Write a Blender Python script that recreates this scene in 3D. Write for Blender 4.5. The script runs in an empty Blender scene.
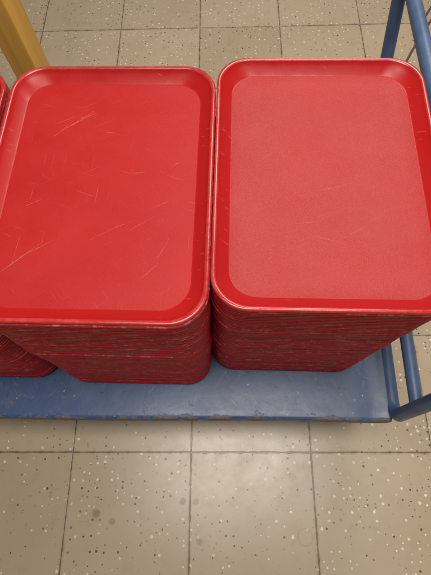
import bpy, bmesh, math, random
from mathutils import Vector, Matrix
R = math.radians
scene = bpy.context.scene
col = scene.collection
MM = 0.001

# ------------------------------------------------------------------ camera
TH, ROLL, CAM_H, F_PX = R(68.387), R(-3.967), 1192.3, 437.3
cam = bpy.data.cameras.new('camera')
cam.sensor_fit = 'VERTICAL'
cam.sensor_height = 24.0
cam.lens = F_PX / 575.0 * 24.0
cam.clip_start, cam.clip_end = 0.01, 200.0
camo = bpy.data.objects.new('camera', cam)
col.objects.link(camo)
fw = Vector((0, math.cos(TH), -math.sin(TH)))
up = Vector((0, math.sin(TH), math.cos(TH)))
rt = Vector((1, 0, 0))
cx = rt * math.cos(ROLL) + up * math.sin(ROLL)
cy = up * math.cos(ROLL) - rt * math.sin(ROLL)
cz = -fw
camo.matrix_world = Matrix(((cx.x, cy.x, cz.x, 0), (cx.y, cy.y, cz.y, 0), (cx.z, cy.z, cz.z, CAM_H * MM), (0, 0, 0, 1)))
scene.camera = camo

# ------------------------------------------------------------------ world, lamps, exposure
world = bpy.data.worlds.new('World')
scene.world = world
world.use_nodes = True
bg = world.node_tree.nodes['Background']
bg.inputs[0].default_value = (1.0, 0.93, 0.84, 1)
bg.inputs[1].default_value = 0.15

def area(name, loc, target, sx, sy, power, color):
    l = bpy.data.lights.new(name, 'AREA')
    l.shape = 'RECTANGLE'
    l.size, l.size_y = sx, sy
    l.energy = power
    l.color = color
    o = bpy.data.objects.new(name, l)
    col.objects.link(o)
    o.location = loc
    o.rotation_euler = (Vector(target) - Vector(loc)).to_track_quat('-Z', 'Y').to_euler()
    return o

area('ceiling_panel', (0.72, 1.75, 2.6), (0.25, 0.6, 0.6), 0.95, 0.9, 40, (1.0, 0.93, 0.84))
area('ceiling_panel', (0.08, 0.04, 2.6), (0.08, 0.06, 0.0), 1.2, 0.6, 42, (1.0, 0.93, 0.84))

scene.view_settings.view_transform = 'Standard'
scene.view_settings.look = 'None'
scene.view_settings.exposure = 0.0
scene.view_settings.gamma = 1.0

# ------------------------------------------------------------------ node helpers
class NT:
    def __init__(self, name):
        self.m = bpy.data.materials.new(name)
        self.m.use_nodes = True
        self.t = self.m.node_tree
        self.p = self.t.nodes['Principled BSDF']
    def n(self, typ, **kw):
        x = self.t.nodes.new(typ)
        for k, v in kw.items():
            setattr(x, k, v)
        return x
    def put(self, sock, v):
        if isinstance(v, bpy.types.NodeSocket):
            self.t.links.new(v, sock)
        else:
            sock.default_value = v
    def math(self, op, a, b=0.0, c=None, clamp=False):
        x = self.n('ShaderNodeMath', operation=op)
        x.use_clamp = clamp
        self.put(x.inputs[0], a)
        self.put(x.inputs[1], b)
        if c is not None:
            self.put(x.inputs[2], c)
        return x.outputs[0]
    def ramp(self, v, lo, hi, a=0.0, b=1.0):
        x = self.n('ShaderNodeMapRange')
        x.clamp = True
        self.put(x.inputs[0], v)
        self.put(x.inputs[1], lo)
        self.put(x.inputs[2], hi)
        self.put(x.inputs[3], a)
        self.put(x.inputs[4], b)
        return x.outputs[0]
    def mix(self, f, a, b):
        x = self.n('ShaderNodeMix', data_type='RGBA')
        self.put(x.inputs[0], f)
        for s, v in ((x.inputs[6], a), (x.inputs[7], b)):
            if isinstance(v, tuple) and len(v) == 3:
                v = v + (1,)
            self.put(s, v)
        return x.outputs[2]
    def noise(self, vec, scale, detail=3, rough=0.55):
        x = self.n('ShaderNodeTexNoise')
        self.put(x.inputs['Vector'], vec)
        x.inputs['Scale'].default_value = scale
        x.inputs['Detail'].default_value = detail
        x.inputs['Roughness'].default_value = rough
        return x.outputs[0]
    def mapping(self, vec, loc=(0, 0, 0), rot=(0, 0, 0), sc=(1, 1, 1)):
        x = self.n('ShaderNodeMapping')
        self.put(x.inputs[0], vec)
        self.put(x.inputs[1], loc)
        self.put(x.inputs[2], rot)
        self.put(x.inputs[3], sc)
        return x.outputs[0]
    def obj(self):
        return self.n('ShaderNodeTexCoord').outputs['Object']
    def geo(self):
        return self.n('ShaderNodeNewGeometry').outputs['Position']
    def rnd(self):
        return self.n('ShaderNodeObjectInfo').outputs['Random']
    def sep(self, v):
        x = self.n('ShaderNodeSeparateXYZ')
        self.put(x.inputs[0], v)
        return x.outputs
    def comb(self, a, b, c=0.0):
        x = self.n('ShaderNodeCombineXYZ')
        for i, v in enumerate((a, b, c)):
            self.put(x.inputs[i], v)
        return x.outputs[0]
    def bump(self, h, strength, dist, normal=None):
        x = self.n('ShaderNodeBump')
        self.put(x.inputs['Height'], h)
        x.inputs['Strength'].default_value = strength
        x.inputs['Distance'].default_value = dist
        if normal is not None:
            self.put(x.inputs['Normal'], normal)
        return x.outputs[0]
    def set(self, **kw):
        names = {'color': 'Base Color', 'rough': 'Roughness', 'normal': 'Normal', 'metal': 'Metallic', 'spec': 'Specular IOR Level',
                 'coat': 'Coat Weight', 'coatr': 'Coat Roughness', 'alpha': 'Alpha'}
        for k, v in kw.items():
            if isinstance(v, tuple) and len(v) == 3:
                v = v + (1,)
            self.put(self.p.inputs[names[k]], v)
        return self.m

# ------------------------------------------------------------------ materials
def mat_floor():
    m = NT('speckled_vinyl_tile')
    T = 0.3048
    g = m.mapping(m.geo(), loc=(0.0927, -0.0189, 0), rot=(0, 0, 0))
    # rotate into the tile grid (grid turned by -3.79 degrees)
    a = R(3.794)
    s = m.sep(m.geo())
    gx = m.math('ADD', m.math('SUBTRACT', m.math('MULTIPLY', s[0], math.cos(a)), m.math('MULTIPLY', s[1], math.sin(a))), 0.0927)
    gy = m.math('ADD', m.math('ADD', m.math('MULTIPLY', s[0], math.sin(a)), m.math('MULTIPLY', s[1], math.cos(a))), -0.0189)
    ux, uy = m.math('DIVIDE', gx, T), m.math('DIVIDE', gy, T)
    ix, iy = m.math('FLOOR', ux), m.math('FLOOR', uy)
    fx, fy = m.math('FRACT', ux), m.math('FRACT', uy)
    dx = m.math('MINIMUM', fx, m.math('SUBTRACT', 1.0, fx))
    dy = m.math('MINIMUM', fy, m.math('SUBTRACT', 1.0, fy))
    d = m.math('MULTIPLY', m.math('MINIMUM', dx, dy), T)
    pos = m.comb(gx, gy, 0.0)
    wn = m.n('ShaderNodeTexWhiteNoise', noise_dimensions='2D')
    m.put(wn.inputs['Vector'], m.comb(ix, iy, 0.0))
    tile = wn.outputs['Value']
    # base tone: soft mottling, traffic grime, per tile tint
    big = m.noise(pos, 3.2, 4)
    mid = m.noise(pos, 22, 4, 0.65)
    fine = m.noise(pos, 420, 2)
    base = m.mix(m.ramp(big, 0.34, 0.66), (0.445, 0.355, 0.248), (0.50, 0.405, 0.292))
    base = m.mix(m.ramp(tile, 0, 1, 0.0, 0.42), base, (0.315, 0.242, 0.155))
    base = m.mix(m.ramp(mid, 0.52, 0.78, 0.0, 0.28), base, (0.24, 0.18, 0.115))
    base = m.mix(m.ramp(fine, 0.35, 0.75, 0.0, 0.10), base, (0.50, 0.41, 0.29))
    # chips: one per voronoi cell, only some cells carry one, clustered
    def chips(scale, seed, keep, rmin, rmax, colr):
        warp = m.n('ShaderNodeTexNoise')
        m.put(warp.inputs['Vector'], pos)
        warp.inputs['Scale'].default_value = 260
        warp.inputs['Detail'].default_value = 1
        off = m.n('ShaderNodeVectorMath', operation='MULTIPLY_ADD')
        m.put(off.inputs[0], warp.outputs['Color'])
        off.inputs[1].default_value = (0.0042, 0.0042, 0)
        m.put(off.inputs[2], m.mapping(pos, loc=(seed, seed * 1.7, 0)))
        v = m.n('ShaderNodeTexVoronoi', voronoi_dimensions='2D')
        m.put(v.inputs['Vector'], off.outputs[0])
        v.inputs['Scale'].default_value = scale
        v.inputs['Randomness'].default_value = 1.0
        c = m.n('ShaderNodeSeparateColor')
        m.put(c.inputs[0], v.outputs['Color'])
        clus = m.noise(m.mapping(pos, loc=(seed * 3, seed, 0)), 7.5, 2)
        thr = m.math('MULTIPLY', m.ramp(clus, 0.36, 0.66, keep * 0.12, keep * 1.3), m.ramp(m.math('FRACT', m.math('MULTIPLY', tile, seed * 7.3)), 0, 1, 0.5, 1.35))
        on = m.math('LESS_THAN', c.outputs[0], thr)
        rad = m.math('MULTIPLY', m.ramp(c.outputs[1], 0, 1, rmin * 0.75, rmax * 1.1), scale)
        ins = m.ramp(v.outputs['Distance'], m.math('MULTIPLY', rad, 0.82), rad, 1.0, 0.0)
        return m.math('MULTIPLY', m.math('MULTIPLY', on, ins), m.ramp(c.outputs[2], 0.0, 0.7, 0.60, 1.0))
    g_ = m.mix(m.ramp(tile, 0, 1), base, base)
    dark = chips(58, 3.1, 0.30, 0.0016, 0.0029, None)
    dark2 = chips(75, 9.4, 0.13, 0.0011, 0.0022, None)
    white = chips(54, 6.7, 0.37, 0.0018, 0.0034, None)
    tan = chips(60, 1.9, 0.18, 0.0014, 0.0028, None)
    c = m.mix(m.math('MULTIPLY', tan, 0.5), g_, (0.23, 0.155, 0.085))
    c = m.mix(m.math('MULTIPLY', dark, 0.92), c, (0.035, 0.026, 0.022))
    c = m.mix(m.math('MULTIPLY', dark2, 0.7), c, (0.05, 0.037, 0.03))
    c = m.mix(m.math('MULTIPLY', white, 0.92), c, (0.78, 0.72, 0.60))
    # round stains seen between the two front seams
    for (sx, sy, r, k) in ((-0.085, -0.090, 0.010, 0.42), (-0.117, -0.086, 0.010, 0.50), (-0.080, -0.176, 0.010, 0.30), (-0.330, -0.100, 0.012, 0.4), (-0.29, -0.12, 0.010, 0.3)):
        dd = m.math('SQRT', m.math('ADD', m.math('POWER', m.math('SUBTRACT', s[0], sx), 2.0), m.math('POWER', m.math('SUBTRACT', s[1], sy), 2.0)))
        dd = m.math('ADD', dd, m.math('MULTIPLY', m.math('SUBTRACT', m.noise(pos, 130, 3), 0.5), 0.007))
        c = m.mix(m.ramp(dd, r * 0.55, r, k * 1.35, 0.0), c, (0.11, 0.085, 0.06))
    rg = m.math('SQRT', m.math('ADD', m.math('POWER', m.math('SUBTRACT', s[0], 0.172), 2.0), m.math('POWER', m.math('SUBTRACT', s[1], -0.182), 2.0)))
    rg = m.math('ABSOLUTE', m.math('SUBTRACT', m.math('ADD', rg, m.math('MULTIPLY', mid, 0.006)), 0.021))
    c = m.mix(m.ramp(rg, 0.0008, 0.0026, 0.28, 0.0), c, (0.20, 0.155, 0.10))
    # seams with packed dirt
    wv = m.noise(pos, 45, 4)
    wid = m.ramp(wv, 0.34, 0.68, 0.0004, 0.0019)
    halo = m.ramp(d, 0.0, m.ramp(wv, 0.4, 0.75, 0.003, 0.012), 0.45, 0.0)
    c = m.mix(halo, c, (0.20, 0.145, 0.09))
    seam = m.ramp(d, wid, m.math('ADD', wid, 0.0009), 1.0, 0.0)
    c = m.mix(m.math('MULTIPLY', seam, m.ramp(wv, 0.35, 0.7, 0.55, 0.9)), c, (0.075, 0.05, 0.032))
    rough = m.ramp(m.noise(pos, 11, 5, 0.7), 0.3, 0.75, 0.29, 0.38)
    nb = m.bump(m.math('SUBTRACT', m.math('MULTIPLY', m.noise(pos, 60, 3), 0.2), seam), 0.35, 0.0012)
    return m.set(color=c, rough=rough, normal=nb, spec=0.62)

RED = (0.40, 0.0100, 0.0105)
def mat_tray(name, kind, worn_sheen=0.0):
    m = NT(name)
    o = m.obj()
    rnd = m.rnd()
    off = m.n('ShaderNodeVectorMath', operation='ADD')
    m.put(off.inputs[0], o)
    m.put(off.inputs[1], m.comb(m.math('MULTIPLY', rnd, 37.0), m.math('MULTIPLY', rnd, 91.0), 0.0))
    v = off.outputs[0]
    big = m.noise(v, 7, 3)
    c = m.mix(m.ramp(big, 0.3, 0.7), RED, (RED[0] * 0.90, RED[1] * 1.05, RED[2] * 1.05))
    rough, nrm = 0.34, None
    if kind == 'bed':
        wear = m.noise(v, 16, 5, 0.65)
        sv = m.sep(o)
        ed = m.math('MINIMUM', m.math('SUBTRACT', 0.1295, m.math('ABSOLUTE', sv[0])), m.math('SUBTRACT', 0.180, m.math('ABSOLUTE', sv[1])))
        rub = m.ramp(m.math('ADD', ed, m.math('MULTIPLY', m.math('SUBTRACT', wear, 0.5), 0.02)), 0.0, 0.016, 0.30, 1.0)
        c = m.mix(m.math('MULTIPLY', rub, m.ramp(wear, 0.36, 0.72, 0.01 + worn_sheen, 0.06 + worn_sheen * 1.7)), c, (0.50, 0.115, 0.12))  # rubbed wear, and the right tray's pinkish lamp sheen put into the colour
        # fine crossing hair scratches worn in by use
        acc = None
        for ang, sc in ((0.35, 1.0), (0.9, 1.2), (-0.5, 0.9), (1.6, 1.1)):
            st = m.mapping(m.mapping(v, rot=(0, 0, ang)), sc=(17.0 * sc, 560 * sc, 1))
            q = m.ramp(m.noise(st, 1.0, 2, 0.5), 0.675, 0.74)
            q = m.math('MULTIPLY', q, m.ramp(m.noise(m.mapping(v, loc=(ang * 9, 4, 0)), 6, 3), 0.47, 0.64))
            acc = q if acc is None else m.math('MAXIMUM', acc, q)
        c = m.mix(m.math('MULTIPLY', acc, 0.12 if worn_sheen == 0 else 0.07), c, (0.85, 0.42, 0.38))
        peb = m.n('ShaderNodeTexVoronoi', feature='SMOOTH_F1')
        m.put(peb.inputs['Vector'], v)
        peb.inputs['Scale'].default_value = 1250
        hgt = m.math('ADD', peb.outputs['Distance'], m.math('MULTIPLY', m.noise(v, 1800, 2), 0.6))
        nrm = m.bump(hgt, 0.25 + worn_sheen * 9.0, 0.0004, m.bump(m.noise(v, 9, 2), 0.10, 0.008))
        rough = m.ramp(wear, 0.3, 0.75, 0.44 + worn_sheen, 0.52 + worn_sheen * 0.6)
    elif kind == 'wall':
        sc = m.noise(m.mapping(m.mapping(v, rot=(0, 0, 0.4)), sc=(30, 200, 60)), 1.0, 3)
        c = m.mix(m.ramp(sc, 0.66, 0.78, 0.0, 0.22), c, (0.8, 0.33, 0.3))
        rough = m.ramp(m.noise(v, 40, 4), 0.35, 0.65, 0.27, 0.40)
        nrm = m.bump(m.noise(v, 300, 2), 0.05, 0.0005)
    else:
        # rim: rubbed pale where trays knock against each other
        sp = m.noise(m.mapping(v, sc=(1, 1, 3.0)), 110, 5, 0.75)
        lg = m.noise(v, 20, 3)
        f = m.math('MULTIPLY', m.ramp(sp, 0.35, 0.80), m.ramp(lg, 0.35, 0.62, 0.03, 0.22))
        if kind == 'stack':
            f = m.math('MULTIPLY', m.ramp(m.noise(m.mapping(v, loc=(2, 5, 1)), 85, 5, 0.70), 0.52, 0.62, 0.03, 0.50), m.math('MULTIPLY', m.ramp(rnd, 0.2, 1.0, 0.25, 1.0), m.ramp(m.sep(o)[2], 0.0150, 0.0172, 0.05, 1.0)))  # worn top edges, with thin highlight lines painted in as pale dashes
            c = m.mix(m.ramp(rnd, 0, 1, 0.2, 1.0), c, (0.34, 0.010, 0.018))
        f = m.math('ADD', f, 0.0 if kind == 'stack' else 0.03)
        c = m.mix(f, c, (0.74, 0.24, 0.23) if kind == 'stack' else (0.76, 0.27, 0.25))
        nk = m.noise(v, 95, 4, 0.7)
        nrm = m.bump(nk, 0.30 if kind == 'stack' else 0.10, 0.0012)
        rough = m.ramp(sp, 0.4, 0.7, 0.36, 0.6) if kind == 'stack' else m.ramp(sp, 0.4, 0.7, 0.18, 0.34)
    kw = dict(color=c, rough=rough, spec={'stack': 0.22, 'wall': 0.20, 'bed': 0.26 if worn_sheen == 0 else 0.48}.get(kind, 0.5))
    if nrm is not None:
        kw['normal'] = nrm
    return m.set(**kw)

def mat_scratch():
    m = NT('pale_scratch')
    o = m.noise(m.obj(), 170, 3, 0.7)
    al = m.ramp(o, 0.36, 0.70, 0.02, 0.38)
    m.set(color=(0.86, 0.46, 0.42), rough=0.6, alpha=al)
    return m.m

def mat_blue(name, deck=False):
    m = NT(name)
    v = m.obj()
    big = m.noise(v, 6, 4, 0.6)
    mid = m.noise(v, 34, 5, 0.7)
    c = m.mix(m.ramp(big, 0.32, 0.68), (0.033, 0.066, 0.165), (0.049, 0.094, 0.212))
    c = m.mix(m.ramp(mid, 0.5, 0.8, 0.0, 0.3), c, (0.10, 0.17, 0.33))
    rough = m.ramp(mid, 0.3, 0.75, 0.33, 0.45)
    if not deck:
        c = m.mix(m.ramp(big, 0.35, 0.65, 0.15, 0.50), c, (0.12, 0.190, 0.310))
        ch = m.ramp(m.noise(v, 60, 5, 0.72), 0.655, 0.685)
        c = m.mix(m.math('MULTIPLY', ch, 0.8), c, m.mix(m.ramp(big, 0.45, 0.55), (0.30, 0.31, 0.32), (0.12, 0.075, 0.05)))
        c = m.mix(m.ramp(m.noise(m.mapping(v, loc=(4, 1, 2)), 15, 5, 0.7), 0.5, 0.72, 0.0, 0.5), c, (0.045, 0.05, 0.075))
        nb = m.bump(m.noise(v, 60, 3), 0.10, 0.001)
        return m.set(color=c, rough=rough, normal=nb, spec=0.5)
    s = m.sep(v)
    # deck: grey rub, dirt drags, rust along the front edge, chips through to steel
    grey = m.ramp(m.noise(m.mapping(v, sc=(1, 2.2, 1)), 9, 6, 0.75), 0.50, 0.75, 0.0, 0.32)
    grey = m.math('ADD', grey, m.math('MULTIPLY', m.ramp(s[0], 0.05, 0.35, 0.0, 0.35), m.ramp(mid, 0.3, 0.6, 0.5, 1.0)), clamp=True)
    c = m.mix(grey, c, (0.085, 0.105, 0.140))
    # dark drag streaks running from the trays to the front edge
    dr = m.ramp(m.noise(m.mapping(m.mapping(v, rot=(0, 0, 0.12)), sc=(75, 3.5, 1)), 1.0, 4, 0.6), 0.60, 0.72)
    dr = m.math('MULTIPLY', dr, m.ramp(m.noise(m.mapping(v, loc=(3, 3, 0)), 5, 2), 0.45, 0.6, 0.0, 0.55))
    c = m.mix(dr, c, (0.035, 0.045, 0.075))
    acc = None
    for ang, k in ((0.3, 6), (0.9, 9), (1.25, 5), (-0.9, 8), (1.6, 4)):
        st = m.mapping(m.mapping(v, rot=(0, 0, ang)), sc=(16, 260, 1), loc=(k, k * 2, 0))
        q = m.ramp(m.noise(st, 1.0, 3, 0.6), 0.655, 0.70)
        q = m.math('MULTIPLY', q, m.ramp(m.noise(m.mapping(v, loc=(k * 3, k, 0)), 10, 3), 0.56, 0.64))
        acc = q if acc is None else m.math('MAXIMUM', acc, q)
    c = m.mix(m.math('MULTIPLY', acc, m.ramp(mid, 0.35, 0.65, 0.05, 0.6)), c, (0.36, 0.38, 0.36))
    spots = m.ramp(m.noise(v, 62, 4, 0.65), 0.66, 0.685)
    c = m.mix(m.math('MULTIPLY', spots, 0.8), c, (0.028, 0.026, 0.03))
    pale = m.ramp(m.noise(m.mapping(v, loc=(5, 2, 0)), 75, 4, 0.7), 0.675, 0.70)
    c = m.mix(m.math('MULTIPLY', pale, 0.8), c, (0.42, 0.40, 0.36))
    dist = m.math('SUBTRACT', s[1], -0.3265)
    rj = m.math('MULTIPLY', m.math('SUBTRACT', m.noise(m.mapping(v, sc=(1, 1.6, 0.2)), 22, 8, 0.82), 0.53), 0.075)
    rust_e = m.ramp(m.math('SUBTRACT', dist, rj), 0.000, 0.006, 0.92, 0.0)
    rp = m.ramp(m.noise(m.mapping(v, loc=(1.3, 7, 0)), 26, 6, 0.78), 0.59, 0.68, 0.0, 0.7)
    rp = m.math('MULTIPLY', rp, m.ramp(dist, 0.02, 0.20, 1.0, 0.0))
    rust = m.math('MAXIMUM', rust_e, rp)
    rc = m.mix(m.noise(v, 140, 4), (0.065, 0.055, 0.055), (0.31, 0.25, 0.19))
    c = m.mix(rust, c, rc)
    rough = m.math('ADD', rough, m.math('MULTIPLY', rust, 0.35))
    hgt = m.math('SUBTRACT', m.noise(v, 40, 4), m.math('MULTIPLY', rust, 0.8))
    nb = m.bump(m.noise(v, 7, 2), 0.12, 0.01, m.bump(hgt, 0.22, 0.0015))
    return m.set(color=c, rough=rough, normal=nb, spec=0.5)

def mat_wood():
    m = NT('varnished_wood')
    v = m.obj()
    st = m.mapping(v, sc=(26, 26, 1.6))
    n1 = m.noise(st, 1.0, 5, 0.6)
    n2 = m.noise(m.mapping(v, sc=(120, 120, 3.5)), 1.0, 4)
    c = m.mix(m.ramp(n1, 0.32, 0.68), (0.57, 0.295, 0.040), (0.77, 0.445, 0.09))
    c = m.mix(m.ramp(n2, 0.5, 0.75, 0.0, 0.40), c, (0.27, 0.13, 0.02))
    return m.set(color=c, rough=0.36, normal=m.bump(n2, 0.08, 0.001), spec=0.45)

def mat_plain(name, c, rough, metal=0.0):
    m = NT(name)
    n = m.noise(m.obj(), 60, 4)
    cc = m.mix(m.ramp(n, 0.3, 0.7), c, tuple(x * 0.75 for x in c))
    return m.set(color=cc, rough=rough, metal=metal)

M = dict(floor=mat_floor(), bed=mat_tray('tray_bed', 'bed', 0.0), bed2=mat_tray('tray_bed_worn_sheen', 'bed', 0.092), wall=mat_tray('tray_wall', 'wall'),
         rim=mat_tray('tray_rim', 'rim'), stack=mat_tray('tray_stack', 'stack'), scratch=mat_scratch(),
         blue=mat_blue('blue_tube_paint'), deck=mat_blue('blue_deck_paint', True), wood=mat_wood(),
         rubber=mat_plain('dark_rubber', (0.03, 0.03, 0.03), 0.7), steel=mat_plain('caster_steel', (0.35, 0.35, 0.36), 0.4, 0.9),
         strip=mat_plain('grey_strip', (0.105, 0.09, 0.075), 0.6))

# ------------------------------------------------------------------ object helpers
def tag(o, label, cat, group=None):
    o['label'] = label
    o['category'] = cat
    if group:
        o['group'] = group
    return o

def link(name, bm, mats, parent=None, smooth=True):
    me = bpy.data.meshes.new(name)
    bmesh.ops.recalc_face_normals(bm, faces=bm.faces)
    bm.to_mesh(me)
    bm.free()
    for k in (mats if isinstance(mats, (list, tuple)) else [mats]):
        me.materials.append(k)
    if smooth:
        me.polygons.foreach_set('use_smooth', [True] * len(me.polygons))
        me.set_sharp_from_angle(angle=R(38))
    o = bpy.data.objects.new(name, me)
    col.objects.link(o)
    if parent:
        o.parent = parent
    return o

def empty(name, loc, rz=0.0):
    e = bpy.data.objects.new(name, None)
    e.empty_display_size = 0.05
    col.objects.link(e)
    e.location = loc
    e.rotation_euler = (0, 0, rz)
    return e

def sweep(bm, pts, rad, seg=20, closed=False, cap=True):
    """round tube along a polyline (metres)"""
    pts = [Vector(p) for p in pts]
    n = len(pts)
    rings = []
    prev = None
    for i, p in enumerate(pts):
        if i == 0:
            t = pts[1] - p
        elif i == n - 1:
            t = p - pts[i - 1]
        else:
            t = (pts[i + 1] - p).normalized() + (p - pts[i - 1]).normalized()
        t.normalize()
        if prev is None:
            a = Vector((0, 0, 1)) if abs(t.z) < 0.9 else Vector((1, 0, 0))
            u = t.cross(a).normalized()
        else:
            u = (prev - t * prev.dot(t)).normalized()
        prev = u
        w = t.cross(u)
        r = rad[i] if isinstance(rad, (list, tuple)) else rad
        rings.append([bm.verts.new(p + (u * math.cos(2 * math.pi * k / seg) + w * math.sin(2 * math.pi * k / seg)) * r) for k in range(seg)])
    for a, b in zip(rings, rings[1:]):
        for k in range(seg):
            bm.faces.new((a[k], a[(k + 1) % seg], b[(k + 1) % seg], b[k]))
    if cap:
        bm.faces.new(rings[0][::-1])
        bm.faces.new(rings[-1])

def fillet(pts, rads, seg=10):
    pts = [Vector(p) for p in pts]
    out = [pts[0]]
    for i in range(1, len(pts) - 1):
        p, r = pts[i], rads[i - 1]
        a, b = (pts[i - 1] - p).normalized(), (pts[i + 1] - p).normalized()
        ang = a.angle(b)
        L = r / math.tan(ang / 2)
        s, e = p + a * L, p + b * L
        c = p + (a + b).normalized() * (r / math.sin(ang / 2))
        for k in range(seg + 1):
            t = k / seg
            d = (s - c).lerp(e - c, t).normalized() * r
            out.append(c + d)
    out.append(pts[-1])
    return out

def box(bm, lo, hi, bev=0.0):
    v = bmesh.ops.create_cube(bm, size=1.0)['verts']
    for q in v:
        q.co = Vector([lo[i] + (q.co[i] + 0.5) * (hi[i] - lo[i]) for i in range(3)])
    if bev:
        es = list({e for q in v for e in q.link_edges})
        bmesh.ops.bevel(bm, geom=es, offset=bev, segments=3, affect='EDGES', profile=0.5)

# ------------------------------------------------------------------ floor
bm = bmesh.new()
N = 6.0
bm.faces.new([bm.verts.new(p) for p in ((-N, -N, 0), (N, -N, 0), (N, N, 0), (-N, N, 0))])
fl = link('floor', bm, M['floor'], smooth=False)
fl['kind'] = 'structure'
fl['label'] = 'beige speckled vinyl tile floor with dark seams'

# ------------------------------------------------------------------ blue platform trolley
CA = R(-4.4)
DECK_Z = 0.265
Y0, Y1, X0, X1 = 0.077, 0.733, -0.640, 0.331
ccx, ccy = (X0 + X1) / 2, (Y0 + Y1) / 2
cart = empty('platform_trolley', (ccx * math.cos(CA) - ccy * math.sin(CA), ccx * math.sin(CA) + ccy * math.cos(CA), 0), CA)
tag(cart, 'worn blue metal platform trolley carrying the stacks of red trays', 'trolley')
def cl(x, y, z):                         # trolley coordinates (metres) -> local to its empty
    return Vector((x - ccx, y - ccy, z))
bm = bmesh.new()
def endroll(d):
    """height added near a short end of the deck, d = distance from the end"""
    tab = [(0.0, -0.036), (0.0, 0.0040), (0.0010, 0.0046), (0.0040, 0.0044), (0.0090, 0.0034), (0.0140, 0.0020), (0.0190, 0.0009),
           (0.0240, 0.0003), (0.0300, -0.0006), (0.0440, -0.0012), (0.060, 0.0)]
    return tab
tab = endroll(0)
xs = [(X0 + d, z) for d, z in tab]
nx = 60
xs += [(X0 + 0.06 + (X1 - X0 - 0.12) * k / nx, 0.0) for k in range(1, nx)]
xs += [(X1 - d, z) for d, z in reversed(tab)]
etab = [(0.0, -0.036), (0.0, -0.010), (0.0006, -0.0055), (0.002, -0.0025), (0.0045, -0.0006), (0.008, 0.0), (0.020, 0.0)]
ys = [(Y0 + d, z) for d, z in etab] + [(Y0 + 0.02 + (Y1 - Y0 - 0.04) * k / 24, 0.0) for k in range(1, 24)] + [(Y1 - d, z) for d, z in reversed(etab)]
random.seed(4)
rng = random.Random(4)
grid = []
for j, (y, zy) in enumerate(ys):
    row = []
    for i, (x, zx) in enumerate(xs):
        z = max(zx + zy, -0.036)
        wob = 0.0012 * math.sin(x * 9 + 1) * (1 if zy < 0 else 0)
        row.append(bm.verts.new(cl(x, y + (wob if y < 0.4 else -wob), DECK_Z + z)))
    grid.append(row)
for j in range(len(ys) - 1):
    for i in range(len(xs) - 1):
        bm.faces.new((grid[j][i], grid[j][i + 1], grid[j + 1][i + 1], grid[j + 1][i]))
bnd = [grid[0][i] for i in range(len(xs))] + [grid[j][-1] for j in range(1, len(ys))] + [grid[-1][i] for i in range(len(xs) - 2, -1, -1)] + [grid[j][0] for j in range(len(ys) - 2, 0, -1)]
bm.faces.new(bnd[::-1])
link('deck', bm, M['deck'], cart)
# end frame: post, handle and rear post are one bent tube
PX = 0.338
bm = bmesh.new()
path = fillet([(PX, 0.715, 0.2625), (PX, 0.0860, 0.2625), (PX, 0.103, 0.634), (PX, 0.884, 0.634), (PX, 0.764, 0.430), (PX, 0.722, 0.283)], [0.030, 0.06, 0.022, 0.3])
sweep(bm, [cl(*p) for p in path], 0.0132, 24)
fr = link('handle_frame', bm, M['blue'], cart)
bm = bmesh.new()
sweep(bm, [cl(PX, 0.094, 0.378), cl(PX, 0.104, 0.378), cl(PX, 0.30, 0.378), cl(PX, 0.721, 0.378)], [0.0115] * 4, 20)
link('lower_rail', bm, M['blue'], cart)
for (wx, wy) in ((0.22, 0.235), (0.22, 0.60), (-0.52, 0.235), (-0.52, 0.60)):
    bm = bmesh.new()
    box(bm, cl(wx - 0.045, wy - 0.04, 0.214), cl(wx + 0.045, wy + 0.04, 0.2285), 0.002)
    for s in (-1, 1):
        box(bm, cl(wx - 0.022, wy + s * 0.024 - 0.002, 0.055), cl(wx + 0.022, wy + s * 0.024 + 0.002, 0.2135), 0.001)
    ca = link('caster', bm, M['steel'], cart)
    bm = bmesh.new()
    prof = [(0.012, -0.018), (0.056, -0.018), (0.0615, -0.012), (0.0625, 0.0), (0.0615, 0.012), (0.056, 0.018), (0.012, 0.018)]
    rings = [[bm.verts.new(cl(wx + r * math.cos(a * math.pi / 16), wy + w, 0.0625 + r * math.sin(a * math.pi / 16))) for a in range(32)] for r, w in prof]
    for a, b in zip(rings, rings[1:]):
        for k in range(32):
            bm.faces.new((a[k], a[(k + 1) % 32], b[(k + 1) % 32], b[k]))
    bm.faces.new(rings[0]); bm.faces.new(rings[-1])
    link('wheel', bm, M['rubber'], ca)

# ------------------------------------------------------------------ trays
TW, TL, TH_, TR = 0.305, 0.406, 0.019, 0.047
def rr(o, z, seg=12):
    hw, hl, r = TW / 2 - o, TL / 2 - o, TR - o * 0.42
    pts = []
    for (sx, sy, a0) in ((1, 1, 0), (-1, 1, 90), (-1, -1, 180), (1, -1, 270)):
        for k in range(seg + 1):
            a = R(a0 + 90 * k / seg)
            pts.append(Vector((sx * (hw - r) + r * math.cos(a), sy * (hl - r) + r * math.sin(a), z)))
    return pts
def loft(bm, prof, seg=12, first_cap=False, last_cap=False):
    rings = [[bm.verts.new(p) for p in rr(o * MM, z * MM, seg)] for o, z in prof]
    n = len(rings[0])
    for a, b in zip(rings, rings[1:]):
        for k in range(n):
            bm.faces.new((a[k], a[(k + 1) % n], b[(k + 1) % n], b[k]))
    if first_cap:
        bm.faces.new(rings[0])
    if last_cap:
        bm.faces.new(rings[-1])
    return rings

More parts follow.
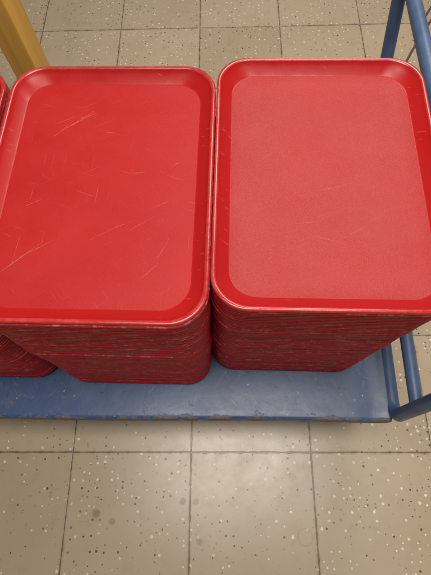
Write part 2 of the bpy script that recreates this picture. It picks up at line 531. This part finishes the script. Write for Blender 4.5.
UNDER = [(23.5, 0.0), (20.8, 0.4), (18.8, 1.6), (7.6, 13.0), (5.6, 15.4), (2.2, 16.0), (1.7, 14.2)]
RIM = [(1.7, 14.2), (0.6, 13.7), (0.0, 14.3), (0.0, 16.9), (0.35, 18.0), (1.1, 18.7), (2.3, 19.0), (3.8, 19.0), (5.0, 18.5), (5.9, 17.5)]
WALL = [(5.9, 17.5), (7.2, 15.8), (10.6, 12.2), (20.6, 5.1), (21.5, 4.45), (22.3, 4.05), (23.0, 3.9)]

def scratches(bm, rng, lines, count, idx):
    """hair-thin pale scores lying in the bed surface"""
    def score(x, y, a, ln, w):
        bend = rng.uniform(-0.10, 0.10)
        n = 6
        L, Rr = [], []
        for k in range(n + 1):
            t = k / n
            aa = a + bend * (t - 0.5)
            px = x + math.cos(aa) * ln * (t - 0.5)
            py = y + math.sin(aa) * ln * (t - 0.5)
            hw = w * 0.5 * (0.15 + 0.85 * math.sin(math.pi * min(max(t, 0.04), 0.96)))
            nx_, ny_ = -math.sin(aa), math.cos(aa)
            if abs(px) > TW / 2 - 0.026 or abs(py) > TL / 2 - 0.026:
                return
            L.append((px + nx_ * hw, py + ny_ * hw))
            Rr.append((px - nx_ * hw, py - ny_ * hw))
        z = 0.00405
        lv = [bm.verts.new((p[0], p[1], z)) for p in L]
        rv = [bm.verts.new((p[0], p[1], z)) for p in Rr]
        for k in range(n):
            f = bm.faces.new((lv[k], rv[k], rv[k + 1], lv[k + 1]))
            f.material_index = idx
    for (x, y, a, ln, w) in lines:
        score(x, y, a, ln, w)
    for _ in range(count):
        a = rng.choice((rng.gauss(0.5, 0.25), rng.gauss(0.25, 0.3), rng.uniform(0, math.pi)))
        score(rng.uniform(-0.13, 0.13), rng.uniform(-0.18, 0.18), a, rng.choice((0.008, 0.012, 0.02, 0.03)) * rng.uniform(0.6, 1.4), rng.uniform(0.00022, 0.00042))

def top_tray(label, group, bedmat, seed, lines, count):
    rng = random.Random(seed)
    t = empty('cafeteria_tray', (0, 0, 0))
    tag(t, label, 'tray', group)
    bm = bmesh.new()
    r = [bm.verts.new(p) for p in rr(0.0230, 0.0039, 12)]
    bm.faces.new(r)
    scratches(bm, rng, lines, count, 1)
    me = link('bed', bm, [bedmat, M['scratch']], t)
    for p in me.data.polygons:
        if p.normal.z < 0:
            p.flip()
    bm = bmesh.new(); loft(bm, WALL); link('side_wall', bm, M['wall'], t)
    bm = bmesh.new(); loft(bm, RIM); link('rim', bm, M['rim'], t)
    bm = bmesh.new(); loft(bm, UNDER, first_cap=True); link('underside', bm, M['stack'], t)
    return t

bm = bmesh.new()
loft(bm, UNDER + RIM[1:] + WALL[1:], seg=9, first_cap=True, last_cap=True)
proto = link('cafeteria_tray', bm, M['stack'])
proto_used = [False]

PITCH = 0.00705
NT_ = 60
def stack(cx_, cy_, rot, ztop, lean, seed, gap_at, gap, labels, group, bedmat, lines, count):
    """lean = (dx, dy) of the bottom tray relative to the top one, in metres"""
    rng = random.Random(seed)
    n = NT_
    base = DECK_Z + 0.0006
    total = ztop - base - TH_
    pitch = (total - gap) / (n - 1)
    walkx = walky = 0.0
    for i in range(n):
        z = base + pitch * i + (gap if i >= gap_at else 0.0)
        f = 1 - i / (n - 1)
        walkx = walkx * 0.75 + rng.gauss(0, 0.00055)
        walky = walky * 0.75 + rng.gauss(0, 0.00055)
        px, py = cx_ + lean[0] * f + walkx, cy_ + lean[1] * f + walky
        rz = rot + rng.gauss(0, 0.0014)
        if i == n - 1:
            o = top_tray(labels['top'], group, bedmat, seed, lines, count)
            px, py, rz = cx_, cy_, rot
        else:
            lab = labels['low'] if i < gap_at else labels['mid']
            if i == 0:
                lab = labels['bottom']
            elif i == n - 2:
                lab = labels['second']
            if proto_used[0]:
                o = proto.copy()
                col.objects.link(o)
            else:
                o = proto
                proto_used[0] = True
            tag(o, lab, 'tray', group)
        o.location = (px, py, z)
        o.rotation_euler = (rng.gauss(0, 0.0007), rng.gauss(0, 0.0007), rz) if i < n - 1 else (0, 0, rz)

ROT = R(-5.3)
left_lines = [(-0.055, 0.105, 0.72, 0.075, 0.0009), (-0.048, 0.109, 0.62, 0.055, 0.0008), (-0.065, 0.100, 0.9, 0.03, 0.0006), (-0.04, 0.118, 0.35, 0.02, 0.0005),
              (-0.095, -0.115, 0.75, 0.075, 0.0008), (-0.075, -0.10, 0.55, 0.05, 0.0006), (-0.10, -0.10, 1.5, 0.045, 0.0005), (-0.115, -0.118, 2.2, 0.04, 0.0005),
              (-0.09, -0.03, 0.5, 0.022, 0.0006), (-0.02, -0.015, -0.35, 0.03, 0.0005), (0.02, -0.07, 0.5, 0.06, 0.0006), (0.06, -0.06, 0.6, 0.035, 0.0005),
              (0.085, -0.03, 0.45, 0.022, 0.0007), (0.075, -0.13, 0.8, 0.035, 0.0006), (0.05, 0.02, 0.1, 0.02, 0.0005), (0.10, 0.035, 0.7, 0.016, 0.0006),
              (0.0, 0.09, 0.0, 0.014, 0.0006), (0.09, -0.10, 1.1, 0.04, 0.0005)]
right_lines = [(0.01, -0.02, 0.25, 0.05, 0.0004), (-0.03, -0.075, 0.1, 0.04, 0.0005), (0.03, -0.09, 0.5, 0.05, 0.0004), (0.07, -0.06, 0.6, 0.04, 0.0004), (0.0, -0.10, -0.3, 0.05, 0.0004)]
stack(-0.146, 0.362, ROT, 0.705, (-0.011, 0.001), 11, 47, 0.001,
      dict(top='bright red tray with long pale scratches, top of the left full stack', second='red tray directly beneath the scratched top tray of the left full stack',
           mid='red tray in the upper band of the left full stack, above its pale line', low='dark red tray nested in the body of the left full stack',
           bottom='red tray at the bottom of the left full stack, resting on blue deck'),
      'red trays in the left full stack', M['bed'], left_lines, 8)
stack(0.161, 0.355, ROT, 0.701, (-0.011, 0.014), 23, 14, 0.0016,
      dict(top='worn red tray with a pinkish sheen, top of the right stack beside the blue handle', second='red tray directly beneath the pinkish-sheened top tray of the right stack',
           mid='dark red tray in the right stack, above the dark gap line near its foot', low='dark red tray in the right stack, below the dark gap line near its foot',
           bottom='red tray at the very bottom of the right stack, resting on the blue deck'),
      'red trays in the right stack', M['bed2'], right_lines, 5)
stack(-0.459, 0.390, ROT + R(0.3), 0.703, (-0.016, 0.010), 37, 30, 0.0006,
      dict(top='red tray with pale worn rim, top of the stack cut off at left edge', second='red tray directly beneath the top tray of the stack cut off at the left edge',
           mid='red tray in the upper half of the stack cut off at the left edge', low='red tray in the lower half of the stack cut off at the left edge',
           bottom='red tray at the very bottom of the stack cut off at the left edge'),
      'red trays in the stack cut off at the left edge', M['bed'], [], 40)

# ------------------------------------------------------------------ wooden post beyond the trolley
PW = (-0.456, 1.020)
bm = bmesh.new()
box(bm, (-0.035, -0.035, 0.0), (0.035, 0.035, 1.0), 0.004)
post = link('wooden_post', bm, M['wood'])
post.location = (PW[0], PW[1], 0.0)
post.rotation_euler = (0, 0, R(-12))
tag(post, 'square yellow varnished wooden post standing on the floor behind the left trays', 'post')

# ------------------------------------------------------------------ two thin grey strips on the floor
for k, (p0, p1) in enumerate((((0.735, 1.280), (1.10, 1.808)), ((0.838, 1.470), (1.10, 1.856)))):
    bm = bmesh.new()
    pts = [(p0[0] + (p1[0] - p0[0]) * t / 10, p0[1] + (p1[1] - p0[1]) * t / 10 + 0.006 * math.sin(t * 0.8 + k), 0.004) for t in range(11)]
    sweep(bm, pts, 0.004, 10)
    tag(link('floor_strip', bm, M['strip']), ('thin grey cable on the floor seen on both sides of the blue handle', 'thin grey cable on the floor seen only right of the blue handle')[k], 'strip', 'cables on the floor')
